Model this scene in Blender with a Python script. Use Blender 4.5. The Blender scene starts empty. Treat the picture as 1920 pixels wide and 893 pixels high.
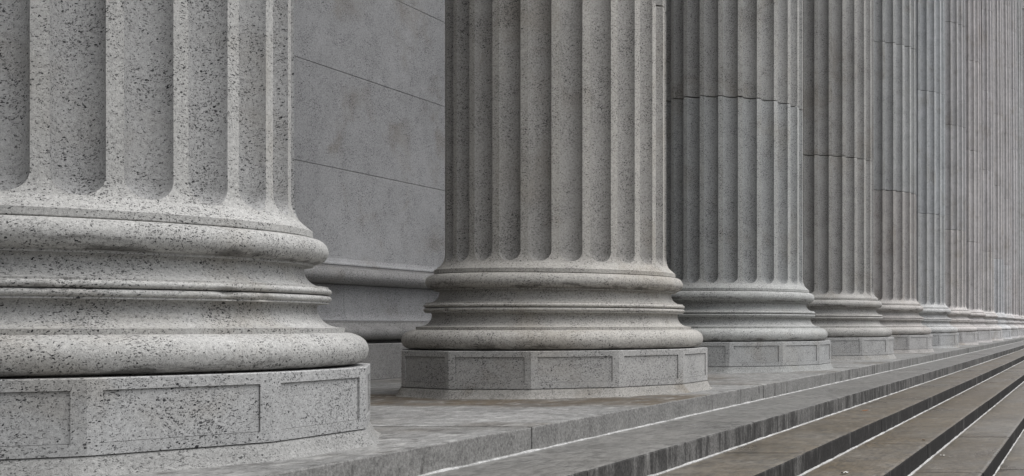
import bpy, bmesh, math, random
from math import sin, cos, pi, radians, sqrt
from mathutils import Vector, noise

random.seed(7)
scene = bpy.context.scene
COL = scene.collection

# ------------------------------------------------------------------ camera
# x: away from the wall towards the street, y: along the colonnade, z: up (portico floor = 0)
EYE = 0.508
cam_data = bpy.data.cameras.new("camera")
cam_data.sensor_width = 36.0
cam_data.lens = 2234.5 / 1920.0 * 36.0
cam_data.shift_x = -(2003.1 - 960.0) / 1920.0
cam_data.shift_y = (610.5 - 446.5) / 1920.0
cam_data.clip_start = 0.05
cam_data.clip_end = 3000.0
cam = bpy.data.objects.new("camera", cam_data)
COL.objects.link(cam)
cam.location = (0.0, 0.0, EYE)
cam.rotation_euler = (radians(90), 0.0, radians(1.16))
scene.camera = cam

# ------------------------------------------------------------------ sky and soft overcast sun
SUN_EL, SUN_AZ = radians(68), radians(84)          # azimuth from +y (row direction) towards +x (street)
world = bpy.data.worlds.new("World")
scene.world = world
world.use_nodes = True
wn = world.node_tree
wn.nodes.clear()
w_out = wn.nodes.new("ShaderNodeOutputWorld")
w_bg = wn.nodes.new("ShaderNodeBackground")
w_bg.inputs["Strength"].default_value = 0.15
w_hs = wn.nodes.new("ShaderNodeHueSaturation")
w_hs.inputs["Saturation"].default_value = 0.15      # overcast: almost grey sky
w_sky = wn.nodes.new("ShaderNodeTexSky")
w_sky.sky_type = 'NISHITA'
w_sky.sun_disc = False
w_sky.sun_elevation = SUN_EL
w_sky.sun_rotation = SUN_AZ
wn.links.new(w_sky.outputs[0], w_hs.inputs["Color"])
# overcast sky: zenith about three times as bright as the horizon (CIE overcast)
w_tc = wn.nodes.new("ShaderNodeTexCoord")
w_sep = wn.nodes.new("ShaderNodeSeparateXYZ")
wn.links.new(w_tc.outputs["Generated"], w_sep.inputs[0])
w_mr = wn.nodes.new("ShaderNodeMapRange")
for i, v in enumerate((0.0, 1.0, 0.16, 2.1)):
    w_mr.inputs[i + 1].default_value = v
wn.links.new(w_sep.outputs[2], w_mr.inputs[0])
w_mul = wn.nodes.new("ShaderNodeVectorMath")
w_mul.operation = 'SCALE'
wn.links.new(w_hs.outputs[0], w_mul.inputs[0])
wn.links.new(w_mr.outputs[0], w_mul.inputs["Scale"])
wn.links.new(w_mul.outputs[0], w_bg.inputs["Color"])
wn.links.new(w_bg.outputs[0], w_out.inputs["Surface"])

sun_data = bpy.data.lights.new("sun", 'SUN')
sun_data.energy = 1.2
sun_data.angle = radians(60)
sun_data.color = (1.0, 0.98, 0.955)
sun = bpy.data.objects.new("sun", sun_data)
COL.objects.link(sun)
d = Vector((sin(SUN_AZ) * cos(SUN_EL), cos(SUN_AZ) * cos(SUN_EL), sin(SUN_EL)))
sun.rotation_euler = (-d).to_track_quat('-Z', 'Y').to_euler()

scene.view_settings.view_transform = 'Standard'
scene.view_settings.look = 'None'
scene.view_settings.exposure = 0.5
scene.view_settings.gamma = 1.0
scene.view_settings.use_curve_mapping = False
scene.render.engine = 'CYCLES'
scene.cycles.max_bounces = 6
scene.cycles.diffuse_bounces = 1

# ------------------------------------------------------------------ node helper
class N:
    def __init__(self, name, rough=0.8, spec=0.3):
        m = bpy.data.materials.new(name)
        m.use_nodes = True
        self.m, self.t = m, m.node_tree
        self.t.nodes.clear()
        self.out = self.t.nodes.new("ShaderNodeOutputMaterial")
        self.b = self.t.nodes.new("ShaderNodeBsdfPrincipled")
        self.b.inputs["Roughness"].default_value = rough
        self.b.inputs["Specular IOR Level"].default_value = spec
        self.t.links.new(self.b.outputs[0], self.out.inputs["Surface"])
        g = self.node("ShaderNodeNewGeometry")
        self.pos, self.nrm = g.outputs["Position"], g.outputs["True Normal"]

    def node(self, kind, **kw):
        n = self.t.nodes.new(kind)
        for k, v in kw.items():
            setattr(n, k, v)
        return n

    def put(self, sock, v):
        if hasattr(v, "is_output") or isinstance(v, bpy.types.NodeSocket):
            self.t.links.new(v, sock)
        else:
            if sock.type == 'RGBA' and len(v) == 3:
                v = (*v, 1.0)
            sock.default_value = v

    def noise(self, vec, scale, detail=2.0, rough=0.55, dist=0.0, color=False):
        n = self.node("ShaderNodeTexNoise")
        self.put(n.inputs["Vector"], vec)
        n.inputs["Scale"].default_value = scale
        n.inputs["Detail"].default_value = detail
        n.inputs["Roughness"].default_value = rough
        n.inputs["Distortion"].default_value = dist
        return n.outputs["Color"] if color else n.outputs["Fac"]

    def voro(self, vec, scale):
        n = self.node("ShaderNodeTexVoronoi")
        self.put(n.inputs["Vector"], vec)
        n.inputs["Scale"].default_value = scale
        return n.outputs["Distance"], n.outputs["Color"]

    def ramp(self, x, a, b, lo=0.0, hi=1.0):
        n = self.node("ShaderNodeMapRange")
        n.interpolation_type = 'SMOOTHSTEP'
        self.put(n.inputs[0], x)
        for i, v in enumerate((a, b, lo, hi)):
            self.put(n.inputs[i + 1], v)
        return n.outputs[0]

    def lin(self, x, a, b, lo=0.0, hi=1.0):
        n = self.node("ShaderNodeMapRange")
        self.put(n.inputs[0], x)
        for i, v in enumerate((a, b, lo, hi)):
            self.put(n.inputs[i + 1], v)
        return n.outputs[0]

    def math(self, op, a, b=0.0):
        n = self.node("ShaderNodeMath", operation=op)
        self.put(n.inputs[0], a)
        self.put(n.inputs[1], b)
        return n.outputs[0]

    def vmath(self, op, a, b):
        n = self.node("ShaderNodeVectorMath", operation=op)
        self.put(n.inputs[0], a)
        self.put(n.inputs[1], b)
        return n.outputs[0]

    def mapping(self, vec, scale=(1, 1, 1), rot=(0, 0, 0), loc=(0, 0, 0)):
        n = self.node("ShaderNodeMapping")
        self.put(n.inputs["Vector"], vec)
        n.inputs["Scale"].default_value = scale
        n.inputs["Rotation"].default_value = rot
        n.inputs["Location"].default_value = loc
        return n.outputs[0]

    def mix(self, fac, a, b, blend='MIX'):
        n = self.node("ShaderNodeMix", data_type='RGBA', blend_type=blend)
        self.put(n.inputs[0], fac)
        self.put(n.inputs[6], a)
        self.put(n.inputs[7], b)
        return n.outputs[2]

    def sep(self, vec):
        n = self.node("ShaderNodeSeparateXYZ")
        self.put(n.inputs[0], vec)
        return n.outputs

    def grey(self, v):
        n = self.node("ShaderNodeCombineColor")
        for i in range(3):
            self.put(n.inputs[i], v)
        return n.outputs[0]

    def objcol(self):
        return self.node("ShaderNodeObjectInfo").outputs["Color"]

    def finish(self, color, height=None, dist=0.004, strength=1.0, rough=None):
        self.put(self.b.inputs["Base Color"], color)
        if rough is not None:
            self.put(self.b.inputs["Roughness"], rough)
        if height is not None:
            bp = self.node("ShaderNodeBump")
            bp.inputs["Strength"].default_value = strength
            bp.inputs["Distance"].default_value = dist
            self.put(bp.inputs["Height"], height)
            self.t.links.new(bp.outputs[0], self.b.inputs["Normal"])
        return self.m


def granite(name, base, speck=1.0, scale=1.0, stain=0.35, stain_col=(0.62, 0.55, 0.45), crust=None):
    """light granite: pale ground, grey crystals, black mica flakes lying along one grain"""
    n = N(name, 0.78, 0.28)
    p = n.pos
    # grain direction
    wob = n.noise(p, 9.0, 2.0, color=True)
    pw = n.vmath('ADD', p, n.vmath('MULTIPLY', n.vmath('SUBTRACT', wob, (0.5, 0.5, 0.5)), (0.05, 0.05, 0.05)))
    r = n.mapping(pw, rot=(0, radians(24), radians(8)))
    q = n.mapping(r, scale=(0.5, 0.68, 1.0))
    jit = n.noise(p, 120.0, 1.0, color=True)
    q = n.vmath('ADD', q, n.vmath('MULTIPLY', n.vmath('SUBTRACT', jit, (0.5, 0.5, 0.5)), (0.009, 0.009, 0.009)))
    big = n.noise(p, 0.9, 3.0)
    mid = n.noise(p, 5.0, 3.0)
    cry = n.noise(p, 75.0 / scale, 2.0, 0.6)
    fin = n.noise(p, 260.0 / scale, 1.0, 0.7)
    tone = n.math('ADD', n.lin(big, 0.3, 0.7, 0.90, 1.08), n.lin(mid, 0.3, 0.7, -0.05, 0.05))
    tone = n.math('ADD', tone, n.lin(cry, 0.3, 0.7, -0.2, 0.15))
    tone = n.math('ADD', tone, n.lin(fin, 0.25, 0.75, -0.24, 0.2))
    col = n.mix(1.0, base, n.grey(tone), 'MULTIPLY')
    # warm weather stains
    st = n.ramp(n.noise(p, 1.7, 4.0, 0.6, 0.6), 0.52, 0.72, 0.0, stain)
    col = n.mix(st, col, n.mix(1.0, col, stain_col, 'MULTIPLY'))
    # flakes
    clump = n.math('ADD', n.lin(n.noise(p, 7.0, 3.0), 0.3, 0.7, -0.17, 0.17), n.lin(n.noise(p, 1.9, 2.0), 0.3, 0.7, -0.06, 0.06))
    d1, c1 = n.voro(q, 150.0 / scale)
    k1 = n.math('ADD', n.sep(c1)[0], clump)
    th1 = n.lin(k1, 0.42, 1.05, 0.0, 0.49)
    m1 = n.ramp(n.math('SUBTRACT', th1, d1), 0.0, 0.05, 0.0, n.math('MULTIPLY', n.lin(n.sep(c1)[1], 0.0, 1.0, 0.8, 1.0), 0.99 * speck))
    d2, c2 = n.voro(q, 215.0 / scale)
    k2 = n.math('ADD', n.sep(c2)[1], clump)
    th2 = n.lin(k2, 0.30, 0.95, 0.0, 0.58)
    m2 = n.ramp(n.math('SUBTRACT', th2, d2), 0.0, 0.14, 0.0, 0.60 * speck)
    fl = n.math('MAXIMUM', m1, m2)
    col = n.mix(fl, col, (0.012, 0.012, 0.015))
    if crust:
        # ragged black weather crust in runs, also painting in shade on the moulding underside
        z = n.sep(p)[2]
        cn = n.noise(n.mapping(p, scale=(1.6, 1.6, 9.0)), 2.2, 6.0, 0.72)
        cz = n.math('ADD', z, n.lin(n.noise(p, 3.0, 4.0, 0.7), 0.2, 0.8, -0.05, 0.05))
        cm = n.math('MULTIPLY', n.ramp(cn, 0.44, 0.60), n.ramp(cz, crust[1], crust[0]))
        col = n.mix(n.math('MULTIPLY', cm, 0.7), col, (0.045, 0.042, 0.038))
    col = n.mix(1.0, col, n.objcol(), 'MULTIPLY')
    h = n.math('ADD', n.math('MULTIPLY', cry, 0.5), n.math('MULTIPLY', fin, 0.35))
    h = n.math('ADD', h, n.math('MULTIPLY', fl, -0.3))
    h = n.math('ADD', h, n.math('MULTIPLY', mid, 1.2))
    return n.finish(col, h, 0.0035, 0.7)


def step_stone(name):
    """stair granite. Object colour: R = how black the riser streaks are, G = how brown the tread is"""
    n = N(name, 0.7, 0.42)
    p = n.pos
    x, y, z = n.sep(p)
    oc = n.node("ShaderNodeSeparateColor")
    n.put(oc.inputs[0], n.objcol())
    dark, brown = oc.outputs[0], oc.outputs[1]
    up = n.ramp(n.sep(n.nrm)[2], 0.35, 0.8)
    big = n.noise(p, 1.1, 4.0, 0.6)
    mid = n.noise(p, 7.0, 4.0, 0.65)
    fin = n.noise(p, 110.0, 2.0, 0.7)
    pits = n.noise(n.mapping(p, scale=(1.0, 0.45, 1.0)), 22.0, 3.0, 0.6)
    # tread: grey, brown damp film in broad patches, pale scuffs and dark grit
    tone = n.math('ADD', n.lin(big, 0.3, 0.7, 0.84, 1.15), n.lin(mid, 0.3, 0.7, -0.21, 0.21))
    tone = n.math('ADD', tone, n.lin(fin, 0.3, 0.7, -0.36, 0.36))
    tone = n.math('ADD', tone, n.lin(n.noise(n.mapping(p, scale=(1.2, 0.5, 1.0)), 26.0, 4.0, 0.75), 0.32, 0.68, -0.34, 0.34))
    tread = n.mix(1.0, (0.19, 0.187, 0.18), n.grey(tone), 'MULTIPLY')
    bf = n.math('MULTIPLY', brown, n.ramp(n.noise(p, 0.9, 5.0, 0.65, 0.4), 0.28, 0.62, 0.55, 1.0))
    tread = n.mix(bf, tread, n.mix(1.0, tread, (0.66, 0.545, 0.40), 'MULTIPLY'))
    tread = n.mix(n.ramp(pits, 0.545, 0.645, 0.0, 0.6), tread, (0.075, 0.072, 0.068))
    tread = n.mix(n.ramp(n.noise(n.mapping(p, scale=(1.0, 0.5, 1.0)), 13.0, 4.0, 0.7), 0.58, 0.72, 0.0, 0.32), tread, (0.46, 0.45, 0.43))
    # riser: grey granite with vertical drip streaks
    rt = n.math('ADD', n.lin(n.noise(p, 70.0, 3.0, 0.75), 0.3, 0.7, 0.5, 1.5), n.lin(mid, 0.25, 0.75, -0.16, 0.16))
    riser = n.mix(1.0, n.mix(dark, (0.24, 0.234, 0.225), (0.055, 0.053, 0.050)), n.grey(rt), 'MULTIPLY')
    s1 = n.noise(n.mapping(p, scale=(0.3, 9.0, 2.2)), 1.0, 5.0, 0.72, 0.35)
    s2 = n.noise(n.mapping(p, scale=(0.3, 30.0, 6.0)), 1.0, 4.0, 0.65, 0.2)
    sm = n.math('ADD', n.math('MULTIPLY', s1, 0.68), n.math('MULTIPLY', s2, 0.32))
    sm = n.math('ADD', sm, n.lin(n.noise(p, 0.45, 2.0), 0.3, 0.7, -0.05, 0.05))
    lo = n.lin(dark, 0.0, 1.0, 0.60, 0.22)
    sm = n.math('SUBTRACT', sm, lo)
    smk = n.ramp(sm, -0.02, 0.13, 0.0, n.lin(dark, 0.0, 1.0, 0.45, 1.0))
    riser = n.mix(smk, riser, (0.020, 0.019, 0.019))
    pale = n.ramp(n.noise(n.mapping(p, scale=(0.3, 16.0, 1.3), loc=(0, 5, 0)), 1.0, 3.0, 0.6), 0.64, 0.74, 0.0, 0.42)
    riser = n.mix(pale, riser, (0.42, 0.41, 0.39))
    col = n.mix(up, riser, tread)
    rough = n.lin(big, 0.3, 0.7, 0.24, 0.44)
    h = n.math('ADD', n.math('MULTIPLY', mid, 1.2), n.math('MULTIPLY', fin, 0.35))
    h = n.math('ADD', h, n.math('MULTIPLY', pits, -0.5))
    rough = n.math('ADD', n.math('MULTIPLY', rough, up), n.math('MULTIPLY', n.math('SUBTRACT', 1.0, up), 0.9))
    n.put(n.b.inputs['Specular IOR Level'], n.lin(up, 0.0, 1.0, 0.1, 0.34))
    return n.finish(col, h, 0.005, 0.7, rough)


def floor_stone(name):
    n = N(name, 0.7, 0.3)
    p = n.pos
    x, y, z = n.sep(p)
    up = n.ramp(n.sep(n.nrm)[2], 0.35, 0.8)
    big = n.noise(p, 1.3, 4.0, 0.6)
    mid = n.noise(p, 7.0, 4.0, 0.65)
    fin = n.noise(p, 110.0, 2.0, 0.7)
    str_ = n.noise(n.mapping(p, scale=(0.8, 0.5, 1.0)), 16.0, 4.0, 0.65)
    tone = n.math('ADD', n.lin(big, 0.3, 0.7, 0.8, 1.2), n.lin(mid, 0.3, 0.7, -0.26, 0.26))
    tone = n.math('ADD', tone, n.lin(fin, 0.3, 0.7, -0.36, 0.36))
    tone = n.math('ADD', tone, n.lin(n.noise(n.mapping(p, scale=(1.2, 0.5, 1.0)), 26.0, 4.0, 0.75), 0.32, 0.68, -0.34, 0.34))
    col = n.mix(1.0, (0.235, 0.232, 0.223), n.grey(tone), 'MULTIPLY')
    # brown run-off band crossing the floor in front of the second column
    wy = n.math('ADD', y, n.lin(n.noise(p, 1.2, 3.0), 0.2, 0.8, -0.22, 0.22))
    band = n.math('MULTIPLY', n.ramp(wy, 7.3, 7.55), n.ramp(wy, 8.95, 8.5))
    band = n.math('MULTIPLY', band, n.ramp(n.noise(p, 2.6, 5.0, 0.7), 0.3, 0.55, 0.35, 1.0))
    oth = n.ramp(n.noise(n.mapping(p, loc=(3, 1, 0)), 0.55, 5.0, 0.6), 0.5, 0.68, 0.0, 0.7)
    br = n.math('MAXIMUM', band, oth)
    col = n.mix(br, col, n.mix(1.0, col, (0.44, 0.36, 0.27), 'MULTIPLY'))
    col = n.mix(n.ramp(str_, 0.535, 0.64, 0.0, 0.62), col, (0.085, 0.08, 0.075))
    col = n.mix(n.ramp(n.noise(n.mapping(p, scale=(1.0, 0.6, 1.0)), 9.0, 5.0, 0.72), 0.54, 0.66, 0.0, 0.5), col, (0.50, 0.49, 0.47))
    # front edge of the slabs (first riser)
    rt = n.math('ADD', n.lin(n.noise(p, 70.0, 3.0, 0.75), 0.3, 0.7, 0.5, 1.5), n.lin(mid, 0.25, 0.75, -0.2, 0.2))
    riser = n.mix(1.0, (0.21, 0.205, 0.195), n.grey(rt), 'MULTIPLY')
    s1 = n.noise(n.mapping(p, scale=(0.3, 7.0, 1.5)), 1.0, 5.0, 0.7, 0.3)
    thr = n.lin(y, 6.0, 14.0, 0.60, 0.50)
    riser = n.mix(n.ramp(n.math('SUBTRACT', s1, thr), 0.0, 0.12, 0.0, 0.72), riser, (0.045, 0.042, 0.04))
    pale = n.ramp(n.noise(n.mapping(p, scale=(0.3, 13.0, 1.3), loc=(0, 5, 0)), 1.0, 3.0, 0.6), 0.66, 0.74, 0.0, 0.4)
    riser = n.mix(pale, riser, (0.42, 0.41, 0.39))
    col = n.mix(up, riser, col)
    h = n.math('ADD', n.math('MULTIPLY', mid, 1.2), n.math('MULTIPLY', fin, 0.35))
    h = n.math('ADD', h, n.math('MULTIPLY', str_, -0.6))
    return n.finish(col, h, 0.005, 0.7, n.lin(big, 0.3, 0.7, 0.55, 0.78))


def plain(name, base, amp=0.2, scale=20.0, rough=0.85, dist=0.006):
    n = N(name, rough, 0.25)
    a = n.noise(n.pos, scale, 4.0, 0.65)
    b = n.noise(n.pos, scale * 9, 2.0, 0.65)
    t = n.math('ADD', n.lin(a, 0.25, 0.75, 1 - amp, 1 + amp), n.lin(b, 0.25, 0.75, -amp * 0.7, amp * 0.7))
    col = n.mix(1.0, n.mix(1.0, base, n.grey(t), 'MULTIPLY'), n.objcol(), 'MULTIPLY')
    return n.finish(col, n.math('ADD', a, n.math('MULTIPLY', b, 0.4)), dist, 0.8)


M_GRANITE = granite("speckled_granite", (0.490, 0.484, 0.470))
M_FLUTE = granite("flute_granite", (0.445, 0.443, 0.440))        # slightly darker, more neutral granite inside the flutes
M_LOW_TORUS = granite("crust_shade_granite_low", (0.490, 0.484, 0.470), crust=(EYE - 0.165, EYE - 0.125))
M_UP_TORUS = granite("crust_shade_granite_high", (0.490, 0.484, 0.470), crust=(EYE + 0.285, EYE + 0.315))
M_PLINTH = granite("plinth_granite", (0.45, 0.448, 0.442), speck=1.0)
M_WALL = granite("wall_granite", (0.46, 0.458, 0.462), speck=0.9, scale=1.0, stain=0.5)
M_STEP = step_stone("stair_granite")
M_FLOOR = floor_stone("floor_granite")
M_MORTAR = plain("pale_mortar", (0.50, 0.495, 0.48), 0.45, 30.0)
M_BED = granite("mortar_bed", (0.36, 0.357, 0.348), speck=0.8, stain=0.6)
M_PAVE = plain("sidewalk_concrete", (0.20, 0.197, 0.19), 0.15, 3.0)
M_ROAD = plain("asphalt", (0.05, 0.05, 0.052), 0.25, 6.0)
M_EARTH = plain("town_ground", (0.09, 0.088, 0.084), 0.2, 0.2)
M_LEAF = plain("dead_leaf", (0.30, 0.13, 0.05), 0.3, 60.0)

# ------------------------------------------------------------------ object helpers
def link_mesh(name, bm, mats, parent=None, smooth=True, sharp=32, color=(1, 1, 1, 1)):
    bm.normal_update()
    if smooth:
        for f in bm.faces:
            f.smooth = True
        lim = radians(sharp)
        for e in bm.edges:
            if len(e.link_faces) == 2 and e.calc_face_angle(0.0) > lim:
                e.smooth = False
    me = bpy.data.meshes.new(name)
    bm.to_mesh(me)
    bm.free()
    for m in (mats if isinstance(mats, (list, tuple)) else [mats]):
        me.materials.append(m)
    o = bpy.data.objects.new(name, me)
    COL.objects.link(o)
    o.color = color
    if parent is not None:
        o.parent = parent
    return o


def empty(name, loc, label, cat, group=None):
    o = bpy.data.objects.new(name, None)
    o.empty_display_size = 0.3
    o.location = loc
    COL.objects.link(o)
    o["label"], o["category"] = label, cat
    if group:
        o["group"] = group
    return o


def lathe(profile, seg, chip=0.0, wave=0.0):
    bm = bmesh.new()
    rows = []
    for r, z in profile:
        row = []
        for k in range(seg):
            c, s = cos(2 * pi * k / seg), sin(2 * pi * k / seg)
            rr = r
            if chip or wave:
                a = noise.noise(Vector((c * r * 2.1, s * r * 2.1, z * 3.0)))
                b = noise.noise(Vector((c * r * 13.0, s * r * 13.0, z * 22.0 + 5.0)))
                rr += wave * a - chip * max(0.0, b - 0.42)
            row.append(bm.verts.new((rr * c, rr * s, z)))
        rows.append(row)
    for a, b in zip(rows, rows[1:]):
        for k in range(seg):
            bm.faces.new((a[k], a[(k + 1) % seg], b[(k + 1) % seg], b[k]))
    bm.faces.new(list(reversed(rows[0])))
    bm.faces.new(rows[-1])
    return bm


def spline(pts, sub=4):
    """Catmull-Rom through pts"""
    out = []
    P = [pts[0]] + list(pts) + [pts[-1]]
    for i in range(1, len(P) - 2):
        p0, p1, p2, p3 = P[i - 1], P[i], P[i + 1], P[i + 2]
        for s in range(sub):
            t = s / sub
            out.append(tuple(0.5 * (2 * b + (c - a) * t + (2 * a - 5 * b + 4 * c - d) * t * t + (3 * b - a - 3 * c + d) * t ** 3)
                             for a, b, c, d in zip(p0, p1, p2, p3)))
    out.append(pts[-1])
    return out


def ring_arc(rc, zc, rr, rz, a0, a1, n=8):
    return [(rc + rr * cos(radians(a0 + (a1 - a0) * i / n)), zc + rz * sin(radians(a0 + (a1 - a0) * i / n))) for i in range(n + 1)]

# ------------------------------------------------------------------ column (measured from the photograph)
Z = EYE                                            # heights below were read relative to the eye
PL_BOT, PL_TOP = Z - 0.438, Z - 0.177              # plinth
R_PL = 1.1105                                      # corner radius of the twelve-sided plinth
R_SH = 0.792                                       # shaft radius over the fillets
FL_W = 0.0775                                      # half width of a flute
FL_Z0 = Z + 0.463 + FL_W                           # centre of the flute's round lower end
JOINTS = [Z + 2.51, Z + 5.26, Z + 7.95, Z + 10.7, Z + 13.3, Z + 15.0]
SHAFT_TOP = 17.2

LOWER_TORUS = ([(0.955, Z - 0.186), (0.965, Z - 0.168)] +
               spline([(1.000, Z - 0.170), (1.040, Z - 0.166), (1.064, Z - 0.146), (1.0745, Z - 0.108),
                       (1.066, Z - 0.074), (1.044, Z - 0.050), (1.008, Z - 0.0335), (0.982, Z - 0.032)], 4))
BASE_SCOTIA = [(0.981, Z - 0.034), (0.983, Z - 0.011)] + spline([(0.955, Z - 0.0085), (0.925, Z + 0.001), (0.900, Z + 0.020), (0.884, Z + 0.047),
               (0.878, Z + 0.068), (0.879, Z + 0.086), (0.886, Z + 0.0935)], 4)
BEADS = ([(0.895, Z + 0.0925), (0.922, Z + 0.0935), (0.922, Z + 0.100)] +
         ring_arc(0.9185, Z + 0.1145, 0.0145, 0.0135, -80, 80) +
         [(0.899, Z + 0.130)] +
         ring_arc(0.9175, Z + 0.1455, 0.0155, 0.0140, -80, 80) + [(0.920, Z + 0.1615), (0.920, Z + 0.167), (0.88, Z + 0.169)])
UPPER_SCOTIA = spline([(0.900, Z + 0.1675), (0.872, Z + 0.175), (0.847, Z + 0.195), (0.832, Z + 0.220), (0.828, Z + 0.240),
                       (0.829, Z + 0.251), (0.833, Z + 0.256)], 4) + [(0.864, Z + 0.257), (0.864, Z + 0.267), (0.84, Z + 0.268)]
UPPER_TORUS = spline([(0.852, Z + 0.266), (0.882, Z + 0.270), (0.905, Z + 0.284), (0.9185, Z + 0.306), (0.920, Z + 0.328), (0.911, Z + 0.352),
                      (0.893, Z + 0.369), (0.868, Z + 0.377)], 4) + [(0.845, Z + 0.378)]
SHAFT_PROF = [(0.848, Z + 0.376), (0.862, Z + 0.381), (0.8635, Z + 0.384), (0.8635, Z + 0.410), (0.861, Z + 0.4125)] + \
    spline([(0.856, Z + 0.4150), (0.838, Z + 0.432), (0.820, Z + 0.449), (0.806, Z + 0.470), (0.797, Z + 0.497), (0.7935, Z + 0.525), (R_SH, Z + 0.56)], 5)[0:]


def prof_r(z):
    P = SHAFT_PROF
    if z <= P[0][1]:
        return P[0][0]
    for (r0, z0), (r1, z1) in zip(P, P[1:]):
        if z <= z1:
            return r0 + (r1 - r0) * (z - z0) / max(z1 - z0, 1e-9)
    # slight taper above the lower third
    t = max(0.0, (z - 4.0) / (SHAFT_TOP - 4.0))
    return R_SH * (1 - 0.12 * t ** 1.6)


def shaft_drum(z0, z1, first):
    nf, ng = 16, 2                                  # columns in a flute / on a fillet
    zs = []
    if first:
        zs = [p[1] for p in SHAFT_PROF if p[1] < FL_Z0 - FL_W - 0.001]
        zs += [FL_Z0 - FL_W * cos(pi / 2 * i / 14) for i in range(15)]
        zs += [FL_Z0 + 0.03, FL_Z0 + 0.12]
    else:
        zs = [z0, z0 + 0.03]
    for i in range(1, 5):
        zs.append(max(zs[-1] + 0.01, z0 + (z1 - z0) * i / 5))
    zs += [z1 - 0.03, z1]
    bm = bmesh.new()
    per = 2 * pi / 24
    rows = []
    for zi, z in enumerate(zs):
        r = prof_r(z)
        ragged = (zi == 0 and not first) or zi == len(zs) - 1
        if not first and zi == 0 or zi == len(zs) - 1:
            r -= 0.004                              # arris of the drum, softened
        k = r / R_SH if z > FL_Z0 else 1.0
        dz = min(0.0, z - FL_Z0)
        w = sqrt(max(0.0, (FL_W * k) ** 2 - dz * dz))
        row = []
        for fi in range(24):
            for j in range(nf + ng):
                if j <= nf:
                    s = -w + 2 * w * (0.5 - 0.5 * cos(pi * j / nf))
                    W = FL_W * k
                    ex = 0.5 - 0.36 * min(1.0, -dz / W)          # the round end is cut square to the shaft
                    dep = W * 1.0 * max(0.0, 1.0 - (s * s + dz * dz) / (W * W)) ** ex
                    if 0 < j < nf and w > 0:
                        dep += max(0.0, r - R_SH) if dz < 0 else 0.0
                else:
                    half = per * R_SH * k / 2
                    s = w + (2 * half - 2 * w) * (j - nf) / ng
                    dep = 0.0
                th = fi * per + s / (R_SH * k)
                zz = z
                if ragged and z0 > 0:
                    a = noise.noise(Vector((cos(th) * 4.0, sin(th) * 4.0, z)))
                    b = noise.noise(Vector((cos(th) * 17.0, sin(th) * 17.0, z)))
                    cut = 0.002 + 0.002 * a + 0.04 * max(0.0, b - 0.36)
                    zz = z + cut * (1 if zi == 0 else -1)
                row.append(bm.verts.new(((r - dep) * cos(th), (r - dep) * sin(th), zz)))
        rows.append(row)
    n = len(rows[0])
    for a, b in zip(rows, rows[1:]):
        for k in range(n):
            f = bm.faces.new((a[k], a[(k + 1) % n], b[(k + 1) % n], b[k]))
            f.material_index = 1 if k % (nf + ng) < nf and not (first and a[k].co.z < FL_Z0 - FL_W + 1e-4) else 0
    # ends, with a lower core carrying the next drum
    bm.faces.new(list(reversed(rows[0])))
    bm.faces.new(rows[-1])
    bmesh.ops.remove_doubles(bm, verts=bm.verts, dist=1e-5)
    return bm


def ngon(R, k):
    a = radians(15) + 2 * pi * k / 12
    return R * cos(a), R * sin(a)


def plinth_meshes():
    """12-sided block with a sunk panel in every face; returns the block and the list of panels"""
    bm = bmesh.new()
    dep, mu, mv0, mv1 = 0.008, 0.044, 0.040, 0.042
    e = 0.004
    panels = []
    for k in range(12):
        a, b = Vector((*ngon(R_PL, k), 0)), Vector((*ngon(R_PL, k + 1), 0))
        u = (b - a)
        L = u.length
        u.normalize()
        nn = Vector((u.y, -u.x, 0))
        def P(s, z, d=0.0):
            v = a + u * s - nn * d
            return (v.x, v.y, z)
        def quad(*pp):
            bm.faces.new([bm.verts.new(q) for q in pp])
        z0, z1 = PL_BOT, PL_TOP
        i0, i1, j0, j1 = mu, L - mu, z0 + mv0, z1 - mv1
        zb = z1 - e                                 # softened top arris
        quad(P(0, z0), P(L, z0), P(i1, j0), P(i0, j0))
        quad(P(L, z0), P(L, zb), P(i1, j1), P(i1, j0))
        quad(P(L, zb), P(0, zb), P(i0, j1), P(i1, j1))
        quad(P(0, zb), P(0, z0), P(i0, j0), P(i0, j1))
        # sides of the recess
        quad(P(i0, j0), P(i1, j0), P(i1, j0, dep), P(i0, j0, dep))
        quad(P(i1, j0), P(i1, j1), P(i1, j1, dep), P(i1, j0, dep))
        quad(P(i1, j1), P(i0, j1), P(i0, j1, dep), P(i1, j1, dep))
        quad(P(i0, j1), P(i0, j0), P(i0, j0, dep), P(i0, j1, dep))
        # bevel to the top
        c, c2 = Vector((*ngon(R_PL - e, k), z1)), Vector((*ngon(R_PL - e, k + 1), z1))
        quad(P(0, zb), P(L, zb), tuple(c2), tuple(c))
        pb = bmesh.new()
        g = 0.0015
        fr = [P(i0 + g, j0 + g, dep), P(i1 - g, j0 + g, dep), P(i1 - g, j1 - g, dep), P(i0 + g, j1 - g, dep)]
        bk = [P(i0 + g, j0 + g, dep + 0.01), P(i1 - g, j0 + g, dep + 0.01), P(i1 - g, j1 - g, dep + 0.01), P(i0 + g, j1 - g, dep + 0.01)]
        vf, vb = [pb.verts.new(q) for q in fr], [pb.verts.new(q) for q in bk]
        pb.faces.new(vf)
        pb.faces.new(list(reversed(vb)))
        for i in range(4):
            pb.faces.new((vf[i], vb[i], vb[(i + 1) % 4], vf[(i + 1) % 4]))
        bmesh.ops.recalc_face_normals(pb, faces=pb.faces)
        panels.append(pb)
    bm.faces.new([bm.verts.new((*ngon(R_PL - e, k), PL_TOP)) for k in range(12)])
    bm.faces.new([bm.verts.new((*ngon(R_PL, k), PL_BOT)) for k in reversed(range(12))])
    bmesh.ops.remove_doubles(bm, verts=bm.verts, dist=1e-5)
    bmesh.ops.recalc_face_normals(bm, faces=bm.faces)
    return bm, panels


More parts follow.
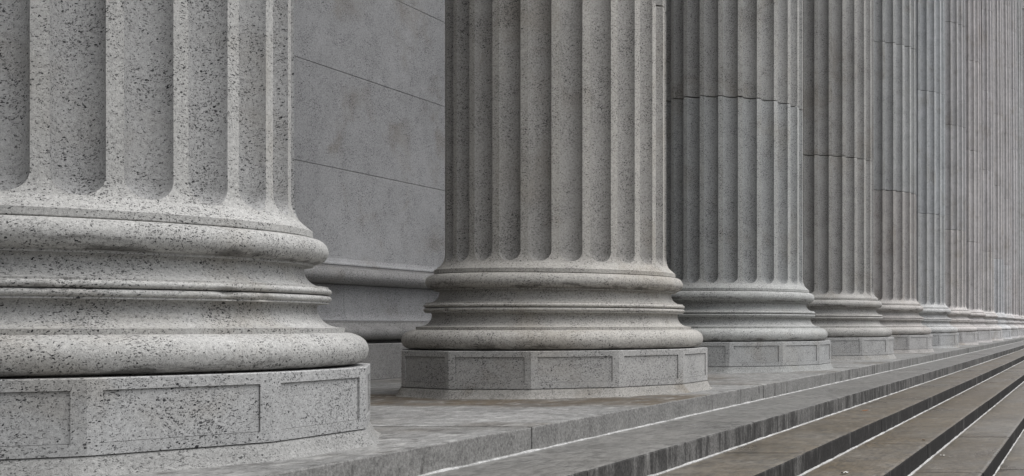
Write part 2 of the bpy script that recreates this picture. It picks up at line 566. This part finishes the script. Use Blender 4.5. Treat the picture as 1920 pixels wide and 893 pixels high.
def bed_mesh(seed):
    """hand-laid mortar skirt round the foot of the plinth"""
    bm = bmesh.new()
    per = 16
    rows = []
    for j, (dr, z) in enumerate(((-0.014, PL_BOT + 0.001), (-0.003, PL_BOT - 0.006), (0.008, PL_BOT * 0.62), (0.020, PL_BOT * 0.26), (0.042, -0.004))):
        row = []
        for k in range(12):
            a, b = Vector(ngon(R_PL, k)), Vector(ngon(R_PL, k + 1))
            for i in range(per):
                v = a.lerp(b, i / per)
                v2 = v.normalized()
                nz = noise.noise(Vector((v.x * 5 + seed, v.y * 5, j * 0.7)))
                nz2 = noise.noise(Vector((v.x * 17 + seed, v.y * 17, j)))
                out = dr + (nz * 0.012 + nz2 * 0.006) * (j / 4.0) * (1 if j > 1 else 0)
                v = v + v2 * out
                row.append(bm.verts.new((v.x, v.y, z + (nz2 * 0.003 if 0 < j < 4 and j != 1 else 0))))
        rows.append(row)
    n = len(rows[0])
    for a, b in zip(rows, rows[1:]):
        for k in range(n):
            bm.faces.new((a[k], b[k], b[(k + 1) % n], a[(k + 1) % n]))
    bm.faces.new(rows[0])
    bm.faces.new(list(reversed(rows[-1])))
    bmesh.ops.recalc_face_normals(bm, faces=bm.faces)
    return bm


def capital_meshes():
    prof = [(0.70, SHAFT_TOP), (0.76, SHAFT_TOP + 0.03), (0.76, SHAFT_TOP + 0.08), (0.70, SHAFT_TOP + 0.11), (0.70, SHAFT_TOP + 0.6),
            (0.74, SHAFT_TOP + 1.0), (0.84, SHAFT_TOP + 1.3), (0.97, SHAFT_TOP + 1.45)]
    bell = lathe(prof, 48)
    for tier, (zz, r, h, cnt, off) in enumerate(((0.12, 0.72, 0.55, 8, 0.0), (0.12, 0.73, 0.95, 8, pi / 8))):   # two rings of leaves
        for k in range(cnt):
            th = 2 * pi * k / cnt + off
            rows = []
            for i in range(7):
                t = i / 6
                z = SHAFT_TOP + zz + h * (t if t < 0.84 else 0.84 + 0.05 * (t - 0.84))
                rr = r + 0.05 + 0.03 * t + 0.20 * max(0, t - 0.6) ** 1.3 * 2
                wd = 0.24 * (1 - 0.55 * t ** 2)
                rows.append([bell.verts.new(((rr + dd) * cos(th + s * wd / rr), (rr + dd) * sin(th + s * wd / rr), z))
                             for s, dd in ((-1, -0.03), (0, 0.02), (1, -0.03))])
            for a, b in zip(rows, rows[1:]):
                for j in range(2):
                    bell.faces.new((a[j], a[j + 1], b[j + 1], b[j]))
    ab = bmesh.new()
    low, top = [], []
    for k in range(4):
        for i in range(8):
            t = i / 8
            s = -1.0 + 2 * t
            x, y = 1.05 - 0.16 * (1 - s * s), s * 1.05
            c, sn = cos(k * pi / 2), sin(k * pi / 2)
            low.append(ab.verts.new((x * c - y * sn, x * sn + y * c, SHAFT_TOP + 1.45)))
            top.append(ab.verts.new((x * c * 1.03 - y * sn * 1.03, x * sn * 1.03 + y * c * 1.03, SHAFT_TOP + 1.67)))
    ab.faces.new(list(reversed(low)))
    ab.faces.new(top)
    for k in range(32):
        ab.faces.new((low[k], low[(k + 1) % 32], top[(k + 1) % 32], top[k]))
    return bell, ab


COL_X, COL_Y0, PITCH = -4.1627, 4.7219, 4.5
N_COL = 14
LABELS = [
    "nearest and largest fluted granite column, boldly speckled, cut off by the left edge of the photo",
    "second fluted column from the nearest, warm brownish grey, standing whole between bare wall and the darker column",
    "third fluted column along the row, cool dark grey with a wavy joint across its shaft",
    "fourth fluted column along the row, warm grey with one joint just above mid height",
    "fifth fluted column along the row, brownish lower drum under a paler bluish one",
    "sixth fluted column along the row, pale bluish grey shaft with two thin joints",
    "seventh fluted column along the row, pinkish grey shaft right after the bluish one",
    "eighth fluted column along the row, slim with distance, mauve grey",
    "ninth fluted column along the row, slim with distance, between mauve and pale blue shafts",
    "tenth fluted column along the row, a pale bluish sliver near the right edge",
    "eleventh fluted column along the row, a thin pale sliver near the right edge",
    "twelfth fluted column along the row, the last sliver showing at the right edge",
    "thirteenth fluted column along the row, barely showing past the last sliver",
    "fourteenth fluted column along the row, at its far end",
]
TINT = [((0.89, 0.885, 0.87), (0.89, 0.89, 0.885)), ((0.95, 0.915, 0.86), (0.96, 0.93, 0.88)), ((0.90, 0.915, 0.905), (0.93, 0.92, 0.89)),
        ((0.88, 0.86, 0.83), (0.92, 0.90, 0.87)), ((0.92, 0.875, 0.85), (0.97, 0.98, 0.98)), ((0.95, 0.96, 0.97), (0.97, 1.0, 1.03)),
        ((1.0, 0.95, 0.93), (0.97, 0.95, 0.96)), ((0.98, 0.93, 0.93), (1.0, 0.95, 0.95)), ((1.0, 0.96, 0.95), (0.95, 0.91, 0.92)),
        ((1.01, 1.02, 1.05), (1.0, 0.96, 0.96)), ((1.05, 1.03, 1.04), (1.02, 0.98, 0.98)), ((1.03, 0.98, 0.98), (1.05, 1.02, 1.03)),
        ((1.0, 0.97, 0.97), (1.0, 1.0, 1.0)), ((1.0, 1.0, 1.0), (1.0, 0.97, 0.95))]


def rgba(c, k=1.0):
    m = sum(c) / 3
    c = tuple(m + (v - m) * 0.85 for v in c)
    return (c[0] * k, c[1] * k, c[2] * k, 1.0)


def build_column():
    root = empty("fluted_column", (COL_X, COL_Y0, 0), LABELS[0], "column", "fluted columns of the colonnade")
    bm, panels = plinth_meshes()
    pl = link_mesh("plinth", bm, M_PLINTH, root, smooth=False)
    for pb in panels:
        link_mesh("recessed_panel", pb, M_PLINTH, pl, smooth=False)
    link_mesh("mortar_skirt", bed_mesh(1.3), M_BED, root, sharp=60)
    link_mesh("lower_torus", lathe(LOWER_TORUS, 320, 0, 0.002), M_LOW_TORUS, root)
    link_mesh("lower_scotia", lathe(BASE_SCOTIA, 320, 0.02, 0.0015), M_GRANITE, root)
    link_mesh("bead_ring", lathe(BEADS, 320, 0.05, 0.0015), M_GRANITE, root, sharp=50)
    link_mesh("upper_scotia", lathe(UPPER_SCOTIA, 320, 0, 0.0015), M_GRANITE, root)
    link_mesh("upper_torus", lathe(UPPER_TORUS, 320, 0, 0.002), M_UP_TORUS, root)
    zz = [Z + 0.376] + JOINTS + [SHAFT_TOP]
    for i in range(len(zz) - 1):
        bm = shaft_drum(zz[i] + (0.0 if i == 0 else 0.004), zz[i + 1] - (0.003 if i < len(zz) - 2 else 0), i == 0)
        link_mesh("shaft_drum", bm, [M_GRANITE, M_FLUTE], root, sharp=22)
    core = lathe([(0.62, JOINTS[0] - 0.2), (0.62, JOINTS[-1] + 0.2)], 32)
    link_mesh("core", core, M_BED, root)
    bell, ab = capital_meshes()
    cp = link_mesh("capital", bell, M_GRANITE, root, sharp=50)
    link_mesh("abacus", ab, M_GRANITE, cp, sharp=40)
    return root


def copy_tree(o, parent=None):
    c = o.copy()
    COL.objects.link(c)
    if parent is not None:
        c.parent = parent
    for ch in o.children:
        copy_tree(ch, c)
    return c


def tint_column(root, i):
    base, upper = TINT[i]
    far = 1.0 + 0.30 * max(0.0, min(1.0, (i - 3) / 5.0))     # distance haze put into the tint: far columns brightened
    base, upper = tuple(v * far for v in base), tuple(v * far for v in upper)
    rnd = random.Random(i * 17 + 3)
    nd = 0
    for ch in sorted(root.children, key=lambda o: o.name):
        k = 1.0 + rnd.uniform(-0.03, 0.03)
        nm = ch.name.split(".")[0]
        if nm == "shaft_drum":
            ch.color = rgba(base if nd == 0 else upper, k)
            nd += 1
        elif nm == "plinth":
            c = tuple(0.5 + 0.5 * v for v in base)
            ch.color = rgba(c, k)
            for g in ch.children:
                g.color = rgba(c, k * rnd.uniform(0.95, 1.04))
        else:
            ch.color = rgba(base, k)
        if i:                                       # no two columns show the same side of their chips
            step = radians(15) if nm == "shaft_drum" else radians(30) if nm in ("plinth", "mortar_skirt") else radians(1)
            ch.rotation_euler.z = step * rnd.randint(1, 300)


# ------------------------------------------------------------------ ground and street (setting)
def slab(name, x0, x1, y0, y1, z0, z1, mat, kind="structure"):
    bm = bmesh.new()
    bmesh.ops.create_cube(bm, size=1.0)
    for v in bm.verts:
        v.co = ((x0 if v.co.x < 0 else x1), (y0 if v.co.y < 0 else y1), (z0 if v.co.z < 0 else z1))
    o = link_mesh(name, bm, mat, smooth=False)
    o["kind"] = kind
    return o

STEP_Q = [2.82, 2.22, 1.72, 1.23, 0.75, 0.27, -0.21, -0.69, -1.17, -1.65]
STEP_Z = [0.0, -0.126, -0.253, -0.377, -0.502, -0.629, -0.754, -0.88, -1.005, -1.13, -1.256]
Y_END = 74.0
Y_START = -14.0                                     # the colonnade goes on past the frame
GROUND_Z = STEP_Z[-1]
slab("ground", -1500, 1500, -1500, 1500, GROUND_Z - 0.5, GROUND_Z - 0.15, M_EARTH)
slab("sidewalk", -2.2, 7.5, -60, 160, GROUND_Z - 0.149, GROUND_Z, M_PAVE)
slab("road", 7.5, 24.0, -300, 600, GROUND_Z - 0.149, GROUND_Z - 0.12, M_ROAD)

# ------------------------------------------------------------------ stone blocks with worn noses
def block_run(bm, prof_fn, y0, y1, ph, dy, wear):
    """one long stone: profile (list of (x, z)) swept along y, nose roughened"""
    n = max(2, int((y1 - y0) / dy))
    rows = []
    for i in range(n + 1):
        y = y0 + (y1 - y0) * i / n
        e = 0.0
        if i in (0, n):
            e = 0.002
        rows.append([bm.verts.new((x, y, z)) for x, z in prof_fn(y, e)])
    m = len(rows[0])
    for a, b in zip(rows, rows[1:]):
        for k in range(m):
            bm.faces.new((a[k], b[k], b[(k + 1) % m], a[(k + 1) % m]))
    bm.faces.new(rows[0])
    bm.faces.new(list(reversed(rows[-1])))


def stone_row(bm, xb, xf, zt, zb, ph, length, y_lo, y_hi, wear=1.0, seed=0.0):
    y = y_lo + ((ph - y_lo) % length) - length
    rnd = random.Random(int(seed * 100) + 5)
    while y < y_hi:
        L = length
        oz = rnd.uniform(-0.0015, 0.0015)
        ox = rnd.uniform(-0.003, 0.003)
        dy = 0.3 if y < 1.0 else 0.035 if y < 12 else (0.08 if y < 25 else 0.3)
        def prof(yy, e, oz=oz, ox=ox):
            w1 = noise.noise(Vector((yy * 9.0, seed, 0.0)))
            w2 = noise.noise(Vector((yy * 31.0, seed, 3.0)))
            w3 = noise.noise(Vector((yy * 3.1, seed, 7.0)))
            chip = max(0.0, w1 + 0.5 * w2 - 0.55) * 0.035
            r = (0.009 + 0.003 * w1 + chip) * wear
            t, fx = zt + oz - e + 0.0015 * w3, xf + ox - e + 0.0015 * w2
            return [(xb, zb), (xb, t), (fx - r * 2.5, t), (fx - r, t - 0.0025 * wear - 0.1 * r), (fx - 0.3 * r, t - 0.35 * r), (fx, t - 1.1 * r), (fx + 0.002 * w3, zb)]
        block_run(bm, prof, max(y, y_lo) + 0.004, min(y + L, y_hi) - 0.004, ph, dy, wear)
        y += L


def fillet_strip(x, z, y_lo, y_hi, seed):
    """thin bead of pale mortar in the angle between tread and riser"""
    bm = bmesh.new()
    rows = []
    y = y_lo
    while y < y_hi:
        w = 0.009 + 0.006 * noise.noise(Vector((y * 4.0, seed, 1.0))) + 0.006 * noise.noise(Vector((y * 23.0, seed, 2.0)))
        h = 0.008 + 0.006 * noise.noise(Vector((y * 5.0, seed, 5.0))) + 0.003 * noise.noise(Vector((y * 29.0, seed, 6.0)))
        rows.append([bm.verts.new(p) for p in ((x - 0.004, y, z - 0.004), (x + w, y, z - 0.004), (x + w, y, z + 0.003), (x + w * 0.45, y, z + h * 0.6), (x + 0.004, y, z + h), (x - 0.004, y, z + h))])
        y += 0.05 if y < 14 else (0.15 if y < 30 else 0.5)
    m = 6
    for a, b in zip(rows, rows[1:]):
        for k in range(m):
            bm.faces.new((a[k], b[k], b[(k + 1) % m], a[(k + 1) % m]))
    bm.faces.new(rows[0])
    bm.faces.new(list(reversed(rows[-1])))
    bmesh.ops.recalc_face_normals(bm, faces=bm.faces)
    return bm

WALL_X = -6.95
# portico floor: a front row of edge stones and wide slabs behind
bm = bmesh.new()
stone_row(bm, -4.05, -STEP_Q[0], 0.0, STEP_Z[1] - 0.012, 5.94, 2.11, Y_START, Y_END, 0.8, 0.4)
y = 5.94 - 2.11 * 10
while y < Y_END:
    y2 = y + 2.11
    for xa, xb in ((-5.55, -4.054), (-7.3, -5.554)):
        vs = [(xa, max(y, Y_START) + 0.011, 0), (xb, max(y, Y_START) + 0.011, 0), (xb, min(y2, Y_END) - 0.011, 0), (xa, min(y2, Y_END) - 0.011, 0)]
        dz = random.uniform(-0.005, 0.001)
        lo = [bm.verts.new((v[0], v[1], -0.14)) for v in vs]
        hi = [bm.verts.new((v[0], v[1], dz)) for v in vs]
        bm.faces.new(hi)
        bm.faces.new(list(reversed(lo)))
        for k in range(4):
            bm.faces.new((lo[k], lo[(k + 1) % 4], hi[(k + 1) % 4], hi[k]))
    y = y2
bmesh.ops.recalc_face_normals(bm, faces=bm.faces)
floor = link_mesh("portico_floor", bm, M_FLOOR, smooth=False)
floor["kind"] = "structure"
slab("floor_bedding", -7.3, -STEP_Q[0] - 0.06, Y_START, Y_END, GROUND_Z - 0.14, -0.15, M_EARTH)

stairs = empty("stone_stairs", (0, 0, 0), "long flight of shallow stone steps running down from the column bases, stained and damp brown", "stairs")
phases = [5.2, 7.1, 6.3, 5.6, 6.8, 5.0, 6.0, 5.5, 6.4]
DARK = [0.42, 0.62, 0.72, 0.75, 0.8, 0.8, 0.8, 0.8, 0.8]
BROWN = [0.15, 0.9, 1.0, 0.9, 0.9, 0.8, 0.8, 0.8, 0.8]
for i in range(9):
    bm = bmesh.new()
    xb = -STEP_Q[i] - 0.03 if i else -STEP_Q[0] - 0.03
    stone_row(bm, -STEP_Q[i] - 0.0, -STEP_Q[i + 1], STEP_Z[i + 1], STEP_Z[i + 2] - 0.012, phases[i], 2.6, Y_START, Y_END, 1.0, 1.7 + i)
    bmesh.ops.recalc_face_normals(bm, faces=bm.faces)
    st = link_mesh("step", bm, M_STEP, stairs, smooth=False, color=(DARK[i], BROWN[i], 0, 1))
    link_mesh("mortar_line", fillet_strip(-STEP_Q[i], STEP_Z[i + 1], Y_START, Y_END, 3.1 + i), M_MORTAR, st, sharp=60)
# core under the steps
bm = bmesh.new()
pts = [(-STEP_Q[0] - 0.06, GROUND_Z)] + [p for i in range(9) for p in ((-STEP_Q[i] - 0.05, STEP_Z[i + 1] - 0.14), (-STEP_Q[i + 1] - 0.05, STEP_Z[i + 1] - 0.14))] + [(-STEP_Q[9] - 0.05, GROUND_Z)]
A = [bm.verts.new((x, Y_START + 0.02, z)) for x, z in pts]
B = [bm.verts.new((x, Y_END - 0.02, z)) for x, z in pts]
bm.faces.new(A)
bm.faces.new(list(reversed(B)))
for k in range(len(pts)):
    bm.faces.new((A[k], A[(k + 1) % len(pts)], B[(k + 1) % len(pts)], B[k]))
bmesh.ops.recalc_face_normals(bm, faces=bm.faces)
link_mesh("stair_core", bm, M_PAVE, stairs, smooth=False)

# ------------------------------------------------------------------ wall behind the columns
wall = empty("portico_wall", (WALL_X, 0, 0), "smooth blue grey granite wall of big blocks with a moulded base, behind the columns", "wall")


def sweep_y(prof, y0, y1, parts=1):
    bm = bmesh.new()
    A = [bm.verts.new((x, y0, z)) for x, z in prof]
    B = [bm.verts.new((x, y1, z)) for x, z in prof]
    m = len(prof)
    for k in range(m):
        bm.faces.new((A[k], B[k], B[(k + 1) % m], A[(k + 1) % m]))
    bm.faces.new(list(reversed(A)))
    bm.faces.new(B)
    bmesh.ops.recalc_face_normals(bm, faces=bm.faces)
    return bm

WZ = EYE
wl = -WALL_X                                        # wall parts are modelled relative to the wall face
Y0W, Y1W = Y_START, Y_END
base_plinth = [(-0.4, 0.0), (0.20, 0.0), (0.20, WZ - 0.178), (0.192, WZ - 0.170), (-0.4, WZ - 0.170)]
link_mesh("wall_plinth", sweep_y(base_plinth, Y0W, Y1W), M_WALL, wall, sharp=25, color=(0.55, 0.54, 0.52, 1))
lower = [(-0.4, WZ - 0.168), (0.03, WZ - 0.168), (0.03, WZ - 0.138), (0.09, WZ - 0.136)] + ring_arc(0.12, WZ - 0.068, 0.085, 0.068, -80, 80) + [(0.118, WZ + 0.02), (0.118, WZ + 0.042), (-0.4, WZ + 0.042)]
link_mesh("base_roll", sweep_y(lower, Y0W, Y1W), M_WALL, wall, sharp=30, color=(0.60, 0.59, 0.57, 1))
die = [(-0.4, WZ + 0.044), (0.11, WZ + 0.044)] + spline([(0.11, WZ + 0.046), (0.075, WZ + 0.06), (0.052, WZ + 0.10), (0.045, WZ + 0.16), (0.045, WZ + 0.375)], 4) + [(-0.4, WZ + 0.375)]
ys = [Y0W, -7.14, -2.64, 1.86, 6.36, 10.86] + [10.86 + 4.5 * k for k in range(1, 14)] + [Y1W]
for k in range(len(ys) - 1):
    t = random.uniform(0.62, 0.76)
    link_mesh("base_block", sweep_y(die, ys[k] + 0.002, ys[k + 1] - 0.002), M_WALL, wall, sharp=30, color=(t, t, t, 1))
torus = [(-0.4, WZ + 0.38), (0.06, WZ + 0.38)] + ring_arc(0.085, WZ + 0.458, 0.095, 0.074, -85, 85, 12) + [(0.03, WZ + 0.535), (0.03, WZ + 0.553), (-0.4, WZ + 0.553)]
link_mesh("base_torus", sweep_y(torus, Y0W, Y1W), M_WALL, wall, sharp=30, color=(0.74, 0.73, 0.71, 1))
zc = WZ + 0.559
tops = [WZ + 1.446 + 0.902 * k for k in range(19)]
for k, zt in enumerate(tops):
    e = 0.0025
    cp = [(-0.4, zc + 0.002), (-e, zc + 0.002), (0, zc + 0.003 + e), (0, zt - 0.002 - e), (-e, zt - 0.002), (-0.4, zt - 0.002)]
    t = random.uniform(0.97, 1.03)
    if k == 0:
        cp = [(-0.4, zc), (0.03, zc), (0.03, zc + 0.012), (0.012, zc + 0.03), (0, zc + 0.06), (0, zt - 0.002 - e), (-e, zt - 0.002), (-0.4, zt - 0.002)]
    link_mesh("ashlar_course", sweep_y(cp, Y0W, Y1W), M_WALL, wall, sharp=50, color=(t, t, t, 1), smooth=False)
    zc = zt
WALL_TOP = tops[-1]

# ------------------------------------------------------------------ entablature carried by the columns
ent = empty("entablature", (COL_X, 0, SHAFT_TOP + 1.68), "heavy stone entablature carried high above the whole colonnade", "entablature")
E0 = 0.0
link_mesh("architrave", sweep_y([(-0.85, E0), (0.85, E0), (0.85, 0.45), (0.9, 0.46), (0.9, 1.0), (1.0, 1.1), (-0.85, 1.1)], Y0W, Y1W), M_GRANITE, ent, smooth=False)
link_mesh("frieze", sweep_y([(-2.0, 1.102), (0.84, 1.102), (0.84, 2.3), (-2.0, 2.3)], Y0W, Y1W), M_GRANITE, ent, smooth=False)
link_mesh("cornice", sweep_y([(-2.0, 2.302), (0.9, 2.302), (1.05, 2.5), (1.6, 2.55), (1.65, 2.8), (1.85, 3.1), (-2.0, 3.1)], Y0W, Y1W), M_GRANITE, ent, smooth=False)
link_mesh("portico_ceiling", sweep_y([(-3.2, 0.62), (-0.852, 0.62), (-0.852, 0.95), (-3.2, 0.95)], Y0W, Y1W), M_GRANITE, ent, smooth=False)

# ------------------------------------------------------------------ the colonnade
first = build_column()
roots = [first]
for i in range(1, N_COL):
    r = copy_tree(first)
    r.location = (COL_X, COL_Y0 + PITCH * i, 0)
    r["label"] = LABELS[i]
    roots.append(r)
for i, lb in ((-1, "fluted column standing just outside the frame before the nearest column"), (-2, "fluted column standing well outside the frame, two bays before the nearest column")):
    r = copy_tree(first)
    r.location = (COL_X, COL_Y0 + PITCH * i, 0)
    r["label"] = lb
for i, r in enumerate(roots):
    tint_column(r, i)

# ------------------------------------------------------------------ litter on the steps
def leaf(x, y, z, size, rz, label, mat=None, col=(1, 1, 1, 1)):
    bm = bmesh.new()
    outline = [(-0.5, 0.0), (-0.3, 0.16), (-0.05, 0.24), (0.2, 0.18), (0.38, 0.07), (0.5, 0.0), (0.38, -0.06), (0.2, -0.16), (-0.05, -0.22), (-0.3, -0.15)]
    topv, botv = [], []
    for u, v in outline:
        zz = 0.10 * u * u + 0.35 * v * v + 0.02
        topv.append(bm.verts.new((u * size, v * size, (zz + 0.02) * size)))
        botv.append(bm.verts.new((u * size, v * size, zz * size)))
    bm.faces.new(topv)
    bm.faces.new(list(reversed(botv)))
    m = len(topv)
    for k in range(m):
        bm.faces.new((botv[k], botv[(k + 1) % m], topv[(k + 1) % m], topv[k]))
    o = link_mesh("fallen_leaf", bm, mat or M_LEAF, color=col)
    o.location = (x, y, z)
    o.rotation_euler = (0.1, -0.08, rz)
    o["label"], o["category"], o["group"] = label, "leaf", "litter on the steps"
    return o

leaf(-2.02, 10.57, STEP_Z[2] + 0.003, 0.07, 0.5, "rusty dead leaf lying alone in the middle of the third tread down from the columns")
leaf(-1.30, 9.15, STEP_Z[3] + 0.003, 0.05, 2.0, "small dark leaf scrap in the middle of the fourth tread down", col=(0.35, 0.5, 0.6, 1))


def paper_scrap(x, y, z, size, rz, label):
    """torn crumpled bit of white paper"""
    rnd = random.Random(int(x * -1000))
    bm = bmesh.new()
    g = []
    for a in range(5):
        g.append([bm.verts.new(((a / 4 - 0.5) * size + rnd.uniform(-.06, .06) * size, (b / 3 - 0.5) * size * 0.6 + rnd.uniform(-.06, .06) * size,
                                0.004 + rnd.uniform(0, 0.22) * size)) for b in range(4)])
    fs = [bm.faces.new((g[a][b], g[a + 1][b], g[a + 1][b + 1], g[a][b + 1])) for a in range(4) for b in range(3)]
    ext = bmesh.ops.extrude_face_region(bm, geom=fs)
    for v in ext["geom"]:
        if isinstance(v, bmesh.types.BMVert):
            v.co.z -= 0.0015
    bmesh.ops.recalc_face_normals(bm, faces=bm.faces)
    o = link_mesh("paper_scrap", bm, M_PAPER, smooth=False)
    o.location = (x, y, z)
    o.rotation_euler = (0, 0, rz)
    o["label"], o["category"], o["group"] = label, "paper scrap", "paper scraps on the steps"

M_PAPER = plain("dirty_paper", (0.62, 0.61, 0.58), 0.1, 30.0)
paper_scrap(-1.157, 9.17, STEP_Z[4] + 0.002, 0.035, 0.4, "small white paper scrap on the fifth tread down from the columns")
paper_scrap(-1.475, 7.07, STEP_Z[3] + 0.002, 0.045, 1.1, "crumpled white paper scrap on the fourth tread down, at the bottom of the photo")
